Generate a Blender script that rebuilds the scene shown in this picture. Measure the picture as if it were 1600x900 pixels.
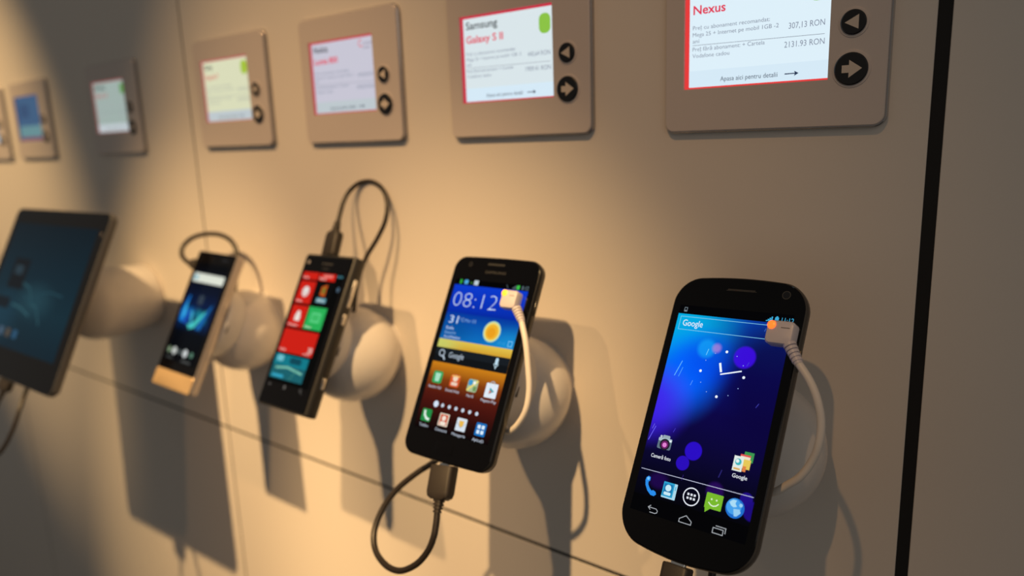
import bpy, bmesh, math
from mathutils import Vector, Matrix, Euler

for o in list(bpy.data.objects):
    bpy.data.objects.remove(o)
SC = bpy.context.scene
COL = SC.collection
MM = 0.001
EYE = 1.4            # camera height above the floor; lengths below are millimetres from the camera's foot point
WALL = 382.3         # distance of the wall surface from the camera

# ------------------------------------------------------------------ camera
cam_d = bpy.data.cameras.new('camera')
cam = bpy.data.objects.new('camera', cam_d)
COL.objects.link(cam)
cam_d.sensor_width = 23.5
cam_d.lens = 1152.0 / 1600 * 23.5
cam_d.clip_start = 0.02
cam_d.clip_end = 50
r0 = Vector((0.7900249, 0.6120522, -0.0353948))
r1 = Vector((0.0962711, -0.1808677, -0.9787843))
r2 = Vector((-0.6054689, 0.7698565, -0.2018129))
m = Matrix((r0, -r1, -r2)).transposed().to_4x4()
m.translation = Vector((0, 0, EYE))
cam.matrix_world = m
cam_d.dof.use_dof = True
cam_d.dof.focus_distance = 0.345
cam_d.dof.aperture_fstop = 3.0
SC.camera = cam

# ------------------------------------------------------------------ light
world = bpy.data.worlds.new('room_light')
SC.world = world
world.use_nodes = True
bg = world.node_tree.nodes['Background']
bg.inputs['Color'].default_value = (1.0, 0.95, 0.86, 1)
bg.inputs['Strength'].default_value = 0.122

def spot(name, loc, target, power, angle, blend, color=(1.0, 0.65, 0.29), size=0.012):
    d = bpy.data.lights.new(name, 'SPOT')
    d.energy = power
    d.color = color
    d.spot_size = math.radians(angle)
    d.spot_blend = blend
    d.shadow_soft_size = size
    o = bpy.data.objects.new(name, d)
    COL.objects.link(o)
    a = Vector((loc[0] * MM, loc[1] * MM, loc[2] * MM + EYE))
    b = Vector((target[0] * MM, target[1] * MM, target[2] * MM + EYE))
    o.location = a
    o.rotation_euler = (b - a).to_track_quat('-Z', 'Y').to_euler()
    return o

# each ceiling lamp: a narrow beam and its wider spill
spot('ceiling_spot', (-115, -525, 1001), (-362, 382, -372), 112, 20.2, 1.0)
spot('ceiling_spot_spill', (-115, -525, 1001), (-390, 382, -250), 22, 34, 1.0, (1.0, 0.55, 0.22))
spot('ceiling_spot', (-640, -517, 1027), (-715, 382, -520), 132, 25.0, 0.9)
spot('ceiling_spot_spill', (-640, -517, 1027), (-520, 382, -260), 60, 29, 1.0, (1.0, 0.62, 0.28))
spot('ceiling_spot', (-1502, -509, 991), (-1205, 382, -40), 100, 24, 1.0)

def fill_light(loc, target, size, power, color):
    d = bpy.data.lights.new('fill_light', 'AREA')
    d.energy = power
    d.size = size
    d.color = color
    o = bpy.data.objects.new('fill_light', d)
    COL.objects.link(o)
    a = Vector((loc[0] * MM, loc[1] * MM, loc[2] * MM + EYE))
    b = Vector((target[0] * MM, target[1] * MM, target[2] * MM + EYE))
    o.location = a
    o.rotation_euler = (b - a).to_track_quat('-Z', 'Y').to_euler()

fill_light((700, -600, 500), (-60, 382, -100), 0.6, 0.9, (1.0, 0.90, 0.80))  # unseen soft fill, added to lift the wall at the right

SC.view_settings.view_transform = 'Standard'
SC.view_settings.look = 'None'
SC.view_settings.exposure = 0.0
SC.view_settings.gamma = 1.0
SC.view_settings.use_curve_mapping = False

# ------------------------------------------------------------------ materials
def lin(c):
    c = c / 255.0
    return c / 12.92 if c <= 0.04045 else ((c + 0.055) / 1.055) ** 2.4

def rgb(r, g, b):
    return (lin(r), lin(g), lin(b), 1)

_cache = {}
def pbr(name, col, rough=0.5, metal=0.0, bump=0.0, bscale=400, var=0.0, coat=0.0, spec=0.5, emit=None, estr=0.0, trans=0.0):
    if name in _cache:
        return _cache[name]
    mt = bpy.data.materials.new(name)
    mt.use_nodes = True
    nt = mt.node_tree
    b = nt.nodes['Principled BSDF']
    b.inputs['Base Color'].default_value = col
    b.inputs['Roughness'].default_value = rough
    b.inputs['Metallic'].default_value = metal
    b.inputs['Specular IOR Level'].default_value = spec
    b.inputs['Coat Weight'].default_value = coat
    b.inputs['Transmission Weight'].default_value = trans
    if emit:
        b.inputs['Emission Color'].default_value = emit
        b.inputs['Emission Strength'].default_value = estr
    if bump or var:
        tc = nt.nodes.new('ShaderNodeTexCoord')
        nz = nt.nodes.new('ShaderNodeTexNoise')
        nz.inputs['Scale'].default_value = bscale
        nz.inputs['Detail'].default_value = 4
        nt.links.new(tc.outputs['Object'], nz.inputs['Vector'])
        if bump:
            bp = nt.nodes.new('ShaderNodeBump')
            bp.inputs['Strength'].default_value = bump
            bp.inputs['Distance'].default_value = 0.0004
            nt.links.new(nz.outputs['Fac'], bp.inputs['Height'])
            nt.links.new(bp.outputs['Normal'], b.inputs['Normal'])
        if var:
            mx = nt.nodes.new('ShaderNodeMix')
            mx.data_type = 'RGBA'
            mx.inputs['A'].default_value = col
            mx.inputs['B'].default_value = tuple(c * (1 - var) for c in col[:3]) + (1,)
            nt.links.new(nz.outputs['Fac'], mx.inputs['Factor'])
            nt.links.new(mx.outputs['Result'], b.inputs['Base Color'])
    _cache[name] = mt
    return mt

def em(r, g, b, k=1.0):
    """lit pixels of a display"""
    key = 'pixels_%d_%d_%d_%d' % (r, g, b, int(k * 100))
    if key in _cache:
        return _cache[key]
    mt = bpy.data.materials.new(key)
    mt.use_nodes = True
    p = mt.node_tree.nodes['Principled BSDF']
    p.inputs['Base Color'].default_value = (0, 0, 0, 1)
    p.inputs['Roughness'].default_value = 0.12
    p.inputs['Specular IOR Level'].default_value = 0.12
    p.inputs['Emission Color'].default_value = rgb(r, g, b)
    p.inputs['Emission Strength'].default_value = k
    _cache[key] = mt
    return mt

def wallpaper(name, stops, blobs, noise=None):
    """display picture: vertical colour ramp over local y (metres) plus soft round blobs (x, y, rx, ry, angle, rgb, strength) in mm"""
    mt = bpy.data.materials.new(name)
    mt.use_nodes = True
    nt = mt.node_tree
    p = nt.nodes['Principled BSDF']
    p.inputs['Base Color'].default_value = (0, 0, 0, 1)
    p.inputs['Roughness'].default_value = 0.12
    p.inputs['Specular IOR Level'].default_value = 0.12
    p.inputs['Emission Strength'].default_value = 1
    tc = nt.nodes.new('ShaderNodeTexCoord')
    sp = nt.nodes.new('ShaderNodeSeparateXYZ')
    nt.links.new(tc.outputs['Object'], sp.inputs[0])
    y0, y1 = stops[0][0], stops[-1][0]
    mr = nt.nodes.new('ShaderNodeMapRange')
    mr.inputs['From Min'].default_value = y0 * MM
    mr.inputs['From Max'].default_value = y1 * MM
    nt.links.new(sp.outputs['Y'], mr.inputs['Value'])
    cr = nt.nodes.new('ShaderNodeValToRGB')
    el = cr.color_ramp.elements
    el[0].position = 0
    el[0].color = rgb(*stops[0][1])
    el[1].position = 1
    el[1].color = rgb(*stops[-1][1])
    for yy, c in stops[1:-1]:
        e = el.new((yy - y0) / (y1 - y0))
        e.color = rgb(*c)
    nt.links.new(mr.outputs['Result'], cr.inputs['Fac'])
    last = cr.outputs['Color']
    for (x, y, rx, ry, ang, c, k, hard) in blobs:
        mp = nt.nodes.new('ShaderNodeMapping')
        mp.vector_type = 'TEXTURE'
        mp.inputs['Location'].default_value = (x * MM, y * MM, 0)
        mp.inputs['Rotation'].default_value = (0, 0, math.radians(ang))
        mp.inputs['Scale'].default_value = (rx * MM, ry * MM, 1)
        nt.links.new(tc.outputs['Object'], mp.inputs['Vector'])
        gr = nt.nodes.new('ShaderNodeTexGradient')
        gr.gradient_type = 'SPHERICAL'
        nt.links.new(mp.outputs['Vector'], gr.inputs['Vector'])
        rg = nt.nodes.new('ShaderNodeMapRange')
        rg.interpolation_type = 'SMOOTHSTEP'
        rg.inputs['From Min'].default_value = 0
        rg.inputs['From Max'].default_value = hard
        rg.inputs['To Max'].default_value = k
        nt.links.new(gr.outputs['Fac'], rg.inputs['Value'])
        mx = nt.nodes.new('ShaderNodeMix')
        mx.data_type = 'RGBA'
        mx.inputs['B'].default_value = rgb(*c)
        nt.links.new(rg.outputs['Result'], mx.inputs['Factor'])
        nt.links.new(last, mx.inputs['A'])
        last = mx.outputs['Result']
    nt.links.new(last, p.inputs['Emission Color'])
    return mt

M_WALL = pbr('wall_laminate', (0.72, 0.66, 0.60, 1), 0.55, bump=0.05, bscale=900, var=0.03)
M_DARK = pbr('black_gap', (0.004, 0.004, 0.005, 1), 0.8)
M_FLOOR = pbr('floor_vinyl', (0.16, 0.14, 0.12, 1), 0.5, bscale=8, var=0.3)
M_PLATE = pbr('warm_silver_plate', (0.66, 0.58, 0.54, 1), 0.38, metal=0.15, bump=0.04, bscale=1500, var=0.03)
M_RIM = pbr('polished_rim', (0.42, 0.40, 0.40, 1), 0.15, metal=0.75)
M_BTN = pbr('button_black', (0.006, 0.006, 0.008, 1), 0.35)
M_ARROW = pbr('button_arrow', (0.62, 0.54, 0.47, 1), 0.5)
M_GLASS = pbr('black_glass', (0.002, 0.002, 0.003, 1), 0.06, spec=0.22)
M_BLACKPL = pbr('black_plastic', (0.008, 0.008, 0.008, 1), 0.22, coat=0.2, spec=0.35)
M_MATTE = pbr('matte_black', (0.014, 0.013, 0.012, 1), 0.45, bump=0.1, bscale=2500)
M_GUN = pbr('gunmetal_band', (0.10, 0.09, 0.08, 1), 0.32, metal=0.6)
M_GREY = pbr('dark_silver_edge', (0.11, 0.108, 0.11, 1), 0.35, metal=0.35)
M_SILVER = pbr('brushed_silver', (0.60, 0.54, 0.50, 1), 0.36, metal=0.55, bump=0.05, bscale=1200)
M_CHROME = pbr('chrome', (0.8, 0.78, 0.75, 1), 0.12, metal=1.0)
M_WHITE = pbr('white_plastic', (0.74, 0.70, 0.67, 1), 0.30, bump=0.02, bscale=900, coat=0.15)
M_PAD = pbr('pad_plastic', (0.70, 0.69, 0.70, 1), 0.4)
M_CORD = pbr('white_cord', (0.78, 0.72, 0.66, 1), 0.42)
M_SENS = pbr('sensor_white', (0.66, 0.61, 0.66, 1), 0.35)
M_RUB = pbr('black_rubber', (0.018, 0.013, 0.010, 1), 0.38)
M_RUB2 = pbr('plug_rubber', (0.022, 0.017, 0.014, 1), 0.5, bump=0.1, bscale=2000)
M_LED = pbr('red_indicator', (0.9, 0.1, 0.02, 1), 0.3, emit=(1.0, 0.085, 0.01, 1), estr=3.0)
M_LEDY = pbr('amber_indicator', (0.9, 0.5, 0.02, 1), 0.3, emit=(1.0, 0.30, 0.02, 1), estr=2.0)
M_LOGO = pbr('faint_print', (0.05, 0.05, 0.05, 1), 0.4)
M_SLOT = pbr('slot_grey', (0.10, 0.09, 0.09, 1), 0.5)

# ------------------------------------------------------------------ helpers
def mesh_obj(name, bm, mats, parent=None, smooth=True, ang=35):
    me = bpy.data.meshes.new(name)
    bmesh.ops.recalc_face_normals(bm, faces=bm.faces[:])
    if smooth:
        for f in bm.faces:
            f.smooth = True
        for e in bm.edges:
            if len(e.link_faces) == 2 and e.calc_face_angle(0) > math.radians(ang):
                e.smooth = False
    bm.to_mesh(me)
    bm.free()
    for mt in (mats if isinstance(mats, (list, tuple)) else [mats]):
        me.materials.append(mt)
    o = bpy.data.objects.new(name, me)
    COL.objects.link(o)
    if parent:
        o.parent = parent
    return o

def tag(o, label, cat, group=None):
    o['label'] = label
    if cat:
        o['category'] = cat
    if group:
        o['group'] = group
    return o

def thing(name, label, cat, group=None, mat=None):
    o = bpy.data.objects.new(name, None)
    o.empty_display_size = 0.02
    COL.objects.link(o)
    if mat is not None:
        o.matrix_world = mat
    return tag(o, label, cat, group)

def struct(o):
    o['kind'] = 'structure'
    return o

def P(x, y, z):
    """room point in mm, heights counted from the camera"""
    return Vector((x * MM, y * MM, z * MM + EYE))

def rrect(w, h, r, bt=0.0, bb=0.0, n=10, side=8, cx=0.0, cy=0.0):
    """rounded rectangle outline, counter-clockwise, with optionally bowed top and bottom edges"""
    r = max(min(r, w / 2 - .01, h / 2 - .01), 0.01)
    pts = []
    cs = [(w / 2 - r, h / 2 - r, 0), (-w / 2 + r, h / 2 - r, 90), (-w / 2 + r, -h / 2 + r, 180), (w / 2 - r, -h / 2 + r, 270)]
    for i, (x, y, a0) in enumerate(cs):
        for k in range(n + 1):
            a = math.radians(a0 + 90 * k / n)
            pts.append((x + r * math.cos(a), y + r * math.sin(a)))
        nx, ny, na = cs[(i + 1) % 4]
        a = math.radians(na)
        q = (nx + r * math.cos(a), ny + r * math.sin(a))
        p = pts[-1]
        if i in (0, 2):
            for k in range(1, side):
                t = k / side
                pts.append((p[0] + (q[0] - p[0]) * t, p[1] + (q[1] - p[1]) * t))
    out = []
    for x, y in pts:
        f = min(1, abs(x) / (w / 2)) ** 2
        if y > 0:
            y -= bt * f
        else:
            y += bb * f
        out.append((x + cx, y + cy))
    return out

def add_loft(bm, loops, cap0=True, cap1=True, mi=0):
    rings = []
    for pts in loops:
        rings.append([bm.verts.new(Vector(p) * MM) for p in pts])
    n = len(rings[0])
    for a, b in zip(rings, rings[1:]):
        for i in range(n):
            f = bm.faces.new((a[i], a[(i + 1) % n], b[(i + 1) % n], b[i]))
            f.material_index = mi
    if cap0:
        bm.faces.new(list(reversed(rings[0]))).material_index = mi
    if cap1:
        bm.faces.new(rings[-1]).material_index = mi
    return rings

def slab(name, w, h, r, levels, mats, parent, bt=0, bb=0, cx=0, cy=0, ang=35):
    """rounded slab; levels = [(z, inset)] from back to front, mm"""
    bm = bmesh.new()
    add_loft(bm, [[(x, y, z) for x, y in rrect(w - 2 * i, h - 2 * i, max(r - i, 0.3), bt, bb, cx=cx, cy=cy)] for z, i in levels])
    return mesh_obj(name, bm, mats, parent, ang=ang)

def add_lathe(bm, prof, axis_m, n=48, cap0=True, cap1=True, mi=0):
    """prof = [(radius, height)] mm about local z of axis_m (mm matrix)"""
    rings = []
    for r, z in prof:
        rings.append([axis_m @ Vector((r * math.cos(2 * math.pi * k / n), r * math.sin(2 * math.pi * k / n), z)) for k in range(n)])
    return add_loft(bm, rings, cap0, cap1, mi)

def catmull(pts, per=8):
    P_ = [Vector(p) for p in pts]
    P_ = [P_[0] * 2 - P_[1]] + P_ + [P_[-1] * 2 - P_[-2]]
    out = []
    for i in range(1, len(P_) - 2):
        a, b, c, d = P_[i - 1:i + 3]
        for k in range(per):
            t = k / per
            out.append(0.5 * ((2 * b) + (c - a) * t + (2 * a - 5 * b + 4 * c - d) * t * t + (3 * b - a - 3 * c + d) * t ** 3))
    out.append(P_[-2])
    return out

def add_tube(bm, pts, rad, n=12, per=8, mi=0, smooth=True):
    c = catmull(pts, per) if smooth else [Vector(p) for p in pts]
    rad_f = rad if callable(rad) else (lambda t: rad)
    t0 = (c[1] - c[0]).normalized()
    up = t0.orthogonal().normalized()
    loops = []
    prev = t0
    for i, p in enumerate(c):
        t = (c[min(i + 1, len(c) - 1)] - c[max(i - 1, 0)]).normalized()
        q = prev.rotation_difference(t)
        up = (q @ up).normalized()
        prev = t
        s = t.cross(up)
        r = rad_f(i / (len(c) - 1))
        loops.append([p + (up * math.cos(2 * math.pi * k / n) + s * math.sin(2 * math.pi * k / n)) * r for k in range(n)])
    add_loft(bm, loops, mi=mi)

def tube(name, pts, rad, mat, parent, n=12, per=8):
    bm = bmesh.new()
    add_tube(bm, pts, rad, n, per)
    return mesh_obj(name, bm, mat, parent)

def add_box(bm, lo, hi, bevel=0.0, seg=2, mi=0):
    t = bmesh.new()
    bmesh.ops.create_cube(t, size=1)
    lo, hi = Vector(lo), Vector(hi)
    for v in t.verts:
        v.co = Vector(((lo.x + hi.x) / 2 + v.co.x * (hi.x - lo.x), (lo.y + hi.y) / 2 + v.co.y * (hi.y - lo.y), (lo.z + hi.z) / 2 + v.co.z * (hi.z - lo.z))) * MM
    if bevel:
        bmesh.ops.bevel(t, geom=t.edges[:], offset=bevel * MM, segments=seg, affect='EDGES', profile=0.5)
    for f in t.faces:
        f.material_index = mi
    me = bpy.data.meshes.new('tmp')
    t.to_mesh(me)
    t.free()
    bm.from_mesh(me)
    bpy.data.meshes.remove(me)

def box(name, lo, hi, mat, parent, bevel=0.0, seg=2):
    bm = bmesh.new()
    add_box(bm, lo, hi, bevel, seg)
    return mesh_obj(name, bm, mat, parent)

class Flat:
    """flat drawing printed on or lit in a surface; local x, y in mm, z = height of the surface"""
    def __init__(self, z, frame=None):
        self.z = z
        self.lv = 0
        self.v, self.f, self.mi, self.mats = [], [], [], []
        self.frame = frame
    def _m(self, mt):
        if mt not in self.mats:
            self.mats.append(mt)
        return self.mats.index(mt)
    def poly(self, pts, mt, same=False):
        if not same:
            self.lv += 1
        b = len(self.v)
        z = self.z + self.lv * 0.012
        self.v += [(x, y, z) for x, y in pts]
        self.f.append(list(range(b, b + len(pts))))
        self.mi.append(self._m(mt))
        return self
    def rect(self, x0, y0, x1, y1, mt, same=False, r=0):
        if r:
            return self.poly(rrect(x1 - x0, y1 - y0, r, n=5, side=2, cx=(x0 + x1) / 2, cy=(y0 + y1) / 2), mt, same)
        return self.poly([(x0, y0), (x1, y0), (x1, y1), (x0, y1)], mt, same)
    def disc(self, x, y, r, mt, ry=None, same=False, n=28):
        ry = ry or r
        return self.poly([(x + r * math.cos(2 * math.pi * k / n), y + ry * math.sin(2 * math.pi * k / n)) for k in range(n)], mt, same)
    def ring(self, x, y, r, w, mt, a0=0, a1=360, n=36, ry=None):
        self.lv += 1
        ry = ry or r
        b = len(self.v)
        z = self.z + self.lv * 0.012
        for k in range(n + 1):
            a = math.radians(a0 + (a1 - a0) * k / n)
            self.v += [(x + (r - w) * math.cos(a), y + (ry - w) * math.sin(a), z), (x + r * math.cos(a), y + ry * math.sin(a), z)]
        for k in range(n):
            i = b + 2 * k
            self.f.append([i, i + 1, i + 3, i + 2])
            self.mi.append(self._m(mt))
        return self
    def line(self, pts, w, mt):
        self.lv += 1
        z = self.z + self.lv * 0.012
        for (ax, ay), (bx, by) in zip(pts, pts[1:]):
            dx, dy = bx - ax, by - ay
            L = math.hypot(dx, dy) or 1
            nx, ny = -dy / L * w / 2, dx / L * w / 2
            ex, ey = dx / L * w * .25, dy / L * w * .25
            b = len(self.v)
            self.v += [(ax + nx - ex, ay + ny - ey, z), (ax - nx - ex, ay - ny - ey, z), (bx - nx + ex, by - ny + ey, z), (bx + nx + ex, by + ny + ey, z)]
            self.f.append([b, b + 1, b + 2, b + 3])
            self.mi.append(self._m(mt))
        return self
    def frame_rect(self, x0, y0, x1, y1, w, mt):
        return self.line([(x0, y0), (x1, y0), (x1, y1), (x0, y1), (x0, y0)], w, mt)
    def text(self, s, x, y, h, mt, width=None, align='L', bold=0.0, shear=0.0):
        """h = cap height in mm, width = overall width in mm"""
        cu = bpy.data.curves.new('t', 'FONT')
        cu.body = s
        cu.resolution_u = 3
        cu.shear = shear
        if bold:
            cu.offset = bold
        to = bpy.data.objects.new('t', cu)
        COL.objects.link(to)
        dg = bpy.context.evaluated_depsgraph_get()
        dg.update()
        me = bpy.data.meshes.new_from_object(to.evaluated_get(dg))
        if len(me.vertices) == 0:
            return self
        xs = [v.co.x for v in me.vertices]
        k = h / 0.70
        kx = k if width is None else width / (max(xs) - min(xs))
        off = -min(xs) if align == 'L' else (-(max(xs) + min(xs)) / 2 if align == 'C' else -max(xs))
        self.lv += 1
        b = len(self.v)
        z = self.z + self.lv * 0.012
        self.v += [(x + (v.co.x + off) * kx, y + v.co.y * k, z) for v in me.vertices]
        for p in me.polygons:
            self.f.append([b + i for i in p.vertices])
            self.mi.append(self._m(mt))
        bpy.data.objects.remove(to)
        bpy.data.curves.remove(cu)
        bpy.data.meshes.remove(me)
        return self
    def build(self, name, parent, label=None):
        me = bpy.data.meshes.new(name)
        me.from_pydata([Vector(v) * MM for v in self.v], [], self.f)
        for p, i in zip(me.polygons, self.mi):
            p.material_index = i
        for mt in self.mats:
            me.materials.append(mt)
        o = bpy.data.objects.new(name, me)
        COL.objects.link(o)
        o.parent = parent
        if label:
            o['label'] = label
        return o

# ------------------------------------------------------------------ the room
def wall_board(x0, x1, z0, z1):
    bm = bmesh.new()
    add_box(bm, (x0, WALL, z0), (x1, WALL + 12, z1), 0.25, 1)
    o = mesh_obj('wall_back', bm, M_WALL, smooth=False)
    o.location.z = EYE
    return struct(o)

cols = [(-3400, -1836.0), (-1834.2, -1259.4), (-1257.6, -682.2), (-680.4, -59.5), (-53.6, 600), (601.8, 1300)]
for x0, x1 in cols:
    wall_board(x0, x1, -284.0, 1250)
    wall_board(x0, x1, -1400, -286.3)
bm = bmesh.new()
add_box(bm, (-3400, WALL + 12, -1400), (1300, WALL + 30, 1250))
o = mesh_obj('trim_1', bm, M_DARK, smooth=False)
o.location.z = EYE
struct(o)
def seam(n, x0, x1, z0, z1, d):
    bm = bmesh.new()
    add_box(bm, (x0, WALL + d, z0), (x1, WALL + 12, z1))
    o = mesh_obj('trim_%d' % n, bm, M_DARK, smooth=False)
    o.location.z = EYE
    struct(o)
seam(2, -59.5, -53.6, -1400, 1250, 0.6)
for k_, x_ in enumerate((-1836.0, -1259.4, -682.2, 600)):
    seam(3 + k_, x_, x_ + 1.8, -1400, 1250, 0.2)
seam(7, -3400, -59.5, -286.3, -284.0, 0.2)
seam(8, -53.6, 1300, -286.3, -284.0, 0.2)
bm = bmesh.new()
add_box(bm, (-3400, -2200, -1420), (1300, WALL + 30, -1400))
o = mesh_obj('floor', bm, M_FLOOR, smooth=False)
o.location.z = EYE
struct(o)

# ------------------------------------------------------------------ info displays on the wall
FACE = WALL - 4.5
# local frame: x along the wall, y up, z out of the wall
def wall_frame(x, z, y=WALL):
    mt = Matrix(((1, 0, 0, 0), (0, 0, -1, 0), (0, 1, 0, 0), (0, 0, 0, 1)))
    mt.translation = P(x, y, z)
    return mt

def info_display(x, z, label, cat='display', bgc=(225, 240, 250), frame=(225, 50, 60), content=None, lit=1.0):
    t = thing('info_display', label, cat, 'framed info displays along the wall', wall_frame(x, z))
    W, H = 109.2, 92.8
    cx, cy = W / 2, H / 2
    # rim behind the plate
    slab('rim', W + 1.6, H + 1.6, 5.5, [(0.05, 0), (2.6, 0), (3.0, 0.4)], M_RIM, t, cx=cx, cy=cy)
    # face plate with a cut-out for the screen
    sx0, sx1, sy0, sy1 = 10.6, 83.7, 21.7, 75.9
    bm = bmesh.new()
    outer = rrect(W, H, 4.8, n=8, side=2, cx=cx, cy=cy)
    edge = rrect(W - 0.8, H - 0.8, 4.4, n=8, side=2, cx=cx, cy=cy)
    r1_ = add_loft(bm, [[(a, b, 3.0) for a, b in outer], [(a, b, 4.1) for a, b in outer], [(a, b, 4.5) for a, b in edge]], cap0=False, cap1=False)
    inner = [(sx0, sy0), (sx1, sy0), (sx1, sy1), (sx0, sy1)]
    r2_ = add_loft(bm, [[(a, b, 4.5) for a, b in inner], [(a, b, 3.2) for a, b in inner]], cap0=False, cap1=False)
    bm.edges.ensure_lookup_table()
    def loop_edges(r):
        return [bm.edges.get((r[i], r[(i + 1) % len(r)])) for i in range(len(r))]
    bmesh.ops.triangle_fill(bm, edges=loop_edges(r1_[-1]) + loop_edges(r2_[0]), use_beauty=True)
    mesh_obj('face_plate', bm, M_PLATE, t)
    s = Flat(3.1)
    s.rect(sx0 - .3, sy0 - .3, sx1 + .3, sy1 + .3, em(*frame, k=lit))
    s.rect(sx0 + 2.4, sy0 + 0.9, sx1 + .3, sy1 - 1.5, em(*bgc, k=lit))
    so = s.build('screen', t)
    if content:
        content(so)
    for by, br, fl in ((46.4, 5.6, 0), (25.8, 7.4, 1)):
        bm = bmesh.new()
        add_lathe(bm, [(br + 1.2, 4.45), (br + 1.0, 4.9), (br, 5.0), (br, 5.6), (br - 0.5, 6.0)], Matrix.Translation((94.1, by, 0)), 40, True, True)
        for f in bm.faces:
            c = f.calc_center_median()
            d = math.hypot(c.x / MM - 94.1, c.y / MM - by)
            f.material_index = 1 if (d > br + 0.2) else 0
        bo = mesh_obj('button', bm, [M_BTN, M_PLATE], t)
        a = Flat(6.0)
        if fl:
            k = br / 7.4
            a.poly([(94.1 + 4.9 * k, by), (94.1 - 0.8 * k, by + 4.0 * k), (94.1 - 0.8 * k, by + 1.7 * k), (94.1 - 3.9 * k, by + 1.7 * k), (94.1 - 3.9 * k, by - 1.7 * k), (94.1 - 0.8 * k, by - 1.7 * k), (94.1 - 0.8 * k, by - 4.0 * k)], M_ARROW)
        else:
            a.poly([(94.1 - 3.7, by), (94.1 + 2.4, by - 3.2), (94.1 + 2.4, by + 3.2)], M_ARROW)
        a.build('arrow_mark', bo)
    return t

def text_page(title, sub, price1, price2, bug, ink=(60, 70, 90), red=(225, 50, 80), soft=1.0, logo=False, tw=None, sw=None):
    I = em(*ink)
    I2 = em(int(ink[0] * .6 + 95), int(ink[1] * .6 + 98), int(ink[2] * .6 + 104))
    RD = em(*red)
    def draw(so):
        if title:
            Flat(3.16).text(title, 15.3, 67.7, 4.6, em(40, 45, 50), width=tw, bold=0.012).build('heading_text', so)
        Flat(3.16).text(sub, 15.0, 59.2, 4.4, RD, width=sw, bold=0.018).build('model_text', so)
        b = Flat(3.16)
        b.text('Pre\u021b cu abonament recomandat:', 14.8, 51.6, 2.0, I2, width=40.2)
        b.text('Mega 25 + Internet pe mobil 1GB -2', 14.8, 48.2, 2.0, I2, width=44.6)
        b.text('ani', 14.8, 45.0, 2.0, I2, width=3.6)
        b.text('Pre\u021b f\u0103r\u0103 abonament: + Cartela', 14.8, 40.9, 2.0, I2, width=38.0)
        b.text('Vodafone cadou', 14.8, 37.6, 2.0, I2, width=20.0)
        b.build('offer_text', so)
        Flat(3.16).line([(14.8, 43.9), (81.0, 42.9)], 0.22, em(120, 125, 140)).build('divider_line', so)
        Flat(3.16).text(price1, 81.0, 46.9, 2.8, I2, width=16.8, align='R').build('price_text', so)
        Flat(3.16).text(price2, 81.2, 38.3, 2.8, I2, width=18.8, align='R').build('price_text', so)
        Flat(3.16).rect(13.2, 22.8, 83.6, 31.0, em(214, 234, 247) if soft > .8 else em(190, 200, 205)).text('Apasa aici pentru detalii', 30.2, 24.9, 2.3, I, width=29.4).build('footer_text', so)
        a = Flat(3.2)
        a.line([(63.2, 25.9), (68.6, 25.9)], 0.5, em(35, 50, 80)).poly([(69.8, 25.9), (67.6, 27.1), (68.1, 25.9), (67.6, 24.7)], em(35, 50, 80))
        a.build('arrow_icon', so)
        if bug:
            Flat(3.16).rect(bug[0] - bug[2] / 2, bug[1] - bug[3] / 2, bug[0] + bug[2] / 2, bug[1] + bug[3] / 2, em(*bug[4]), r=bug[2] * .42).build('green_emblem', so)
        if logo:
            Flat(3.16).ring(70.0, 70.2, 2.6, 0.7, em(225, 90, 100), 60, 330).text('windows', 73.0, 69.2, 1.9, em(120, 110, 130), width=9.5).text('phone', 73.0, 66.2, 1.9, em(120, 110, 130), width=7).build('corner_emblem', so)
    return draw

green = (140, 195, 70)
info_display(-186.5, -0.9, 'beige framed info display at upper right, its page headed by red Nexus lettering', bgc=(222, 240, 250), frame=(232, 60, 60),
             content=text_page(None, 'Nexus', '307,13 RON', '2131.93 RON', (77.6, 64.5, 9.5, 12.5, green), sw=17.3))
info_display(-343.6, 0.3, 'beige framed info display whose white page is headed by black Samsung lettering', bgc=(218, 230, 234), frame=(205, 50, 70),
             content=text_page('Samsung', 'Galaxy S II', '440,64 RON', '1909.41 RON', (77.4, 65.0, 8.4, 11.5, green), sw=30.5, tw=26.0))
info_display(-500.7, 0.0, 'beige framed info display with lavender white page and a small red and grey emblem', bgc=(200, 198, 212), frame=(200, 75, 80),
             content=text_page('Nokia', 'Lumia 800', '1199,00 RON', '1999,00 RON', None, soft=.5, logo=True, sw=28, tw=17))
info_display(-658.2, 0.0, 'beige framed info display with yellowish page', bgc=(218, 220, 186), frame=(190, 95, 95),
             content=text_page('Sony', 'Xperia P', '299,00 RON', '1699,00 RON', (77.0, 66.0, 9.5, 11.5, (165, 195, 60)), ink=(110, 110, 90), red=(215, 120, 110), soft=.5, sw=21, tw=13))
info_display(-882.0, -3.0, 'small greyish info display just left of the upright wall seam', bgc=(170, 188, 182), frame=(165, 90, 90),
             content=text_page('Samsung', 'Galaxy Tab', '699,00 RON', '2199,00 RON', (77.0, 66.0, 8.4, 11, (95, 150, 80)), ink=(110, 115, 110), red=(185, 110, 110), soft=.5, sw=28, tw=24), lit=0.85)
def blue_page(so):
    s = Flat(3.16)
    s.rect(13.0, 22.4, 83.9, 40, em(100, 140, 145))
    s.rect(13.0, 40, 83.9, 74.6, em(62, 92, 125))
    s.rect(20, 50, 50, 66, em(54, 78, 112))
    s.rect(13, 22.4, 83.9, 26, em(120, 60, 90))
    s.build('picture', so)
info_display(-1104.0, -6.0, 'info display with a blue picture on screen, second from the left edge', bgc=(80, 115, 155), frame=(60, 80, 130), content=blue_page)
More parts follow.
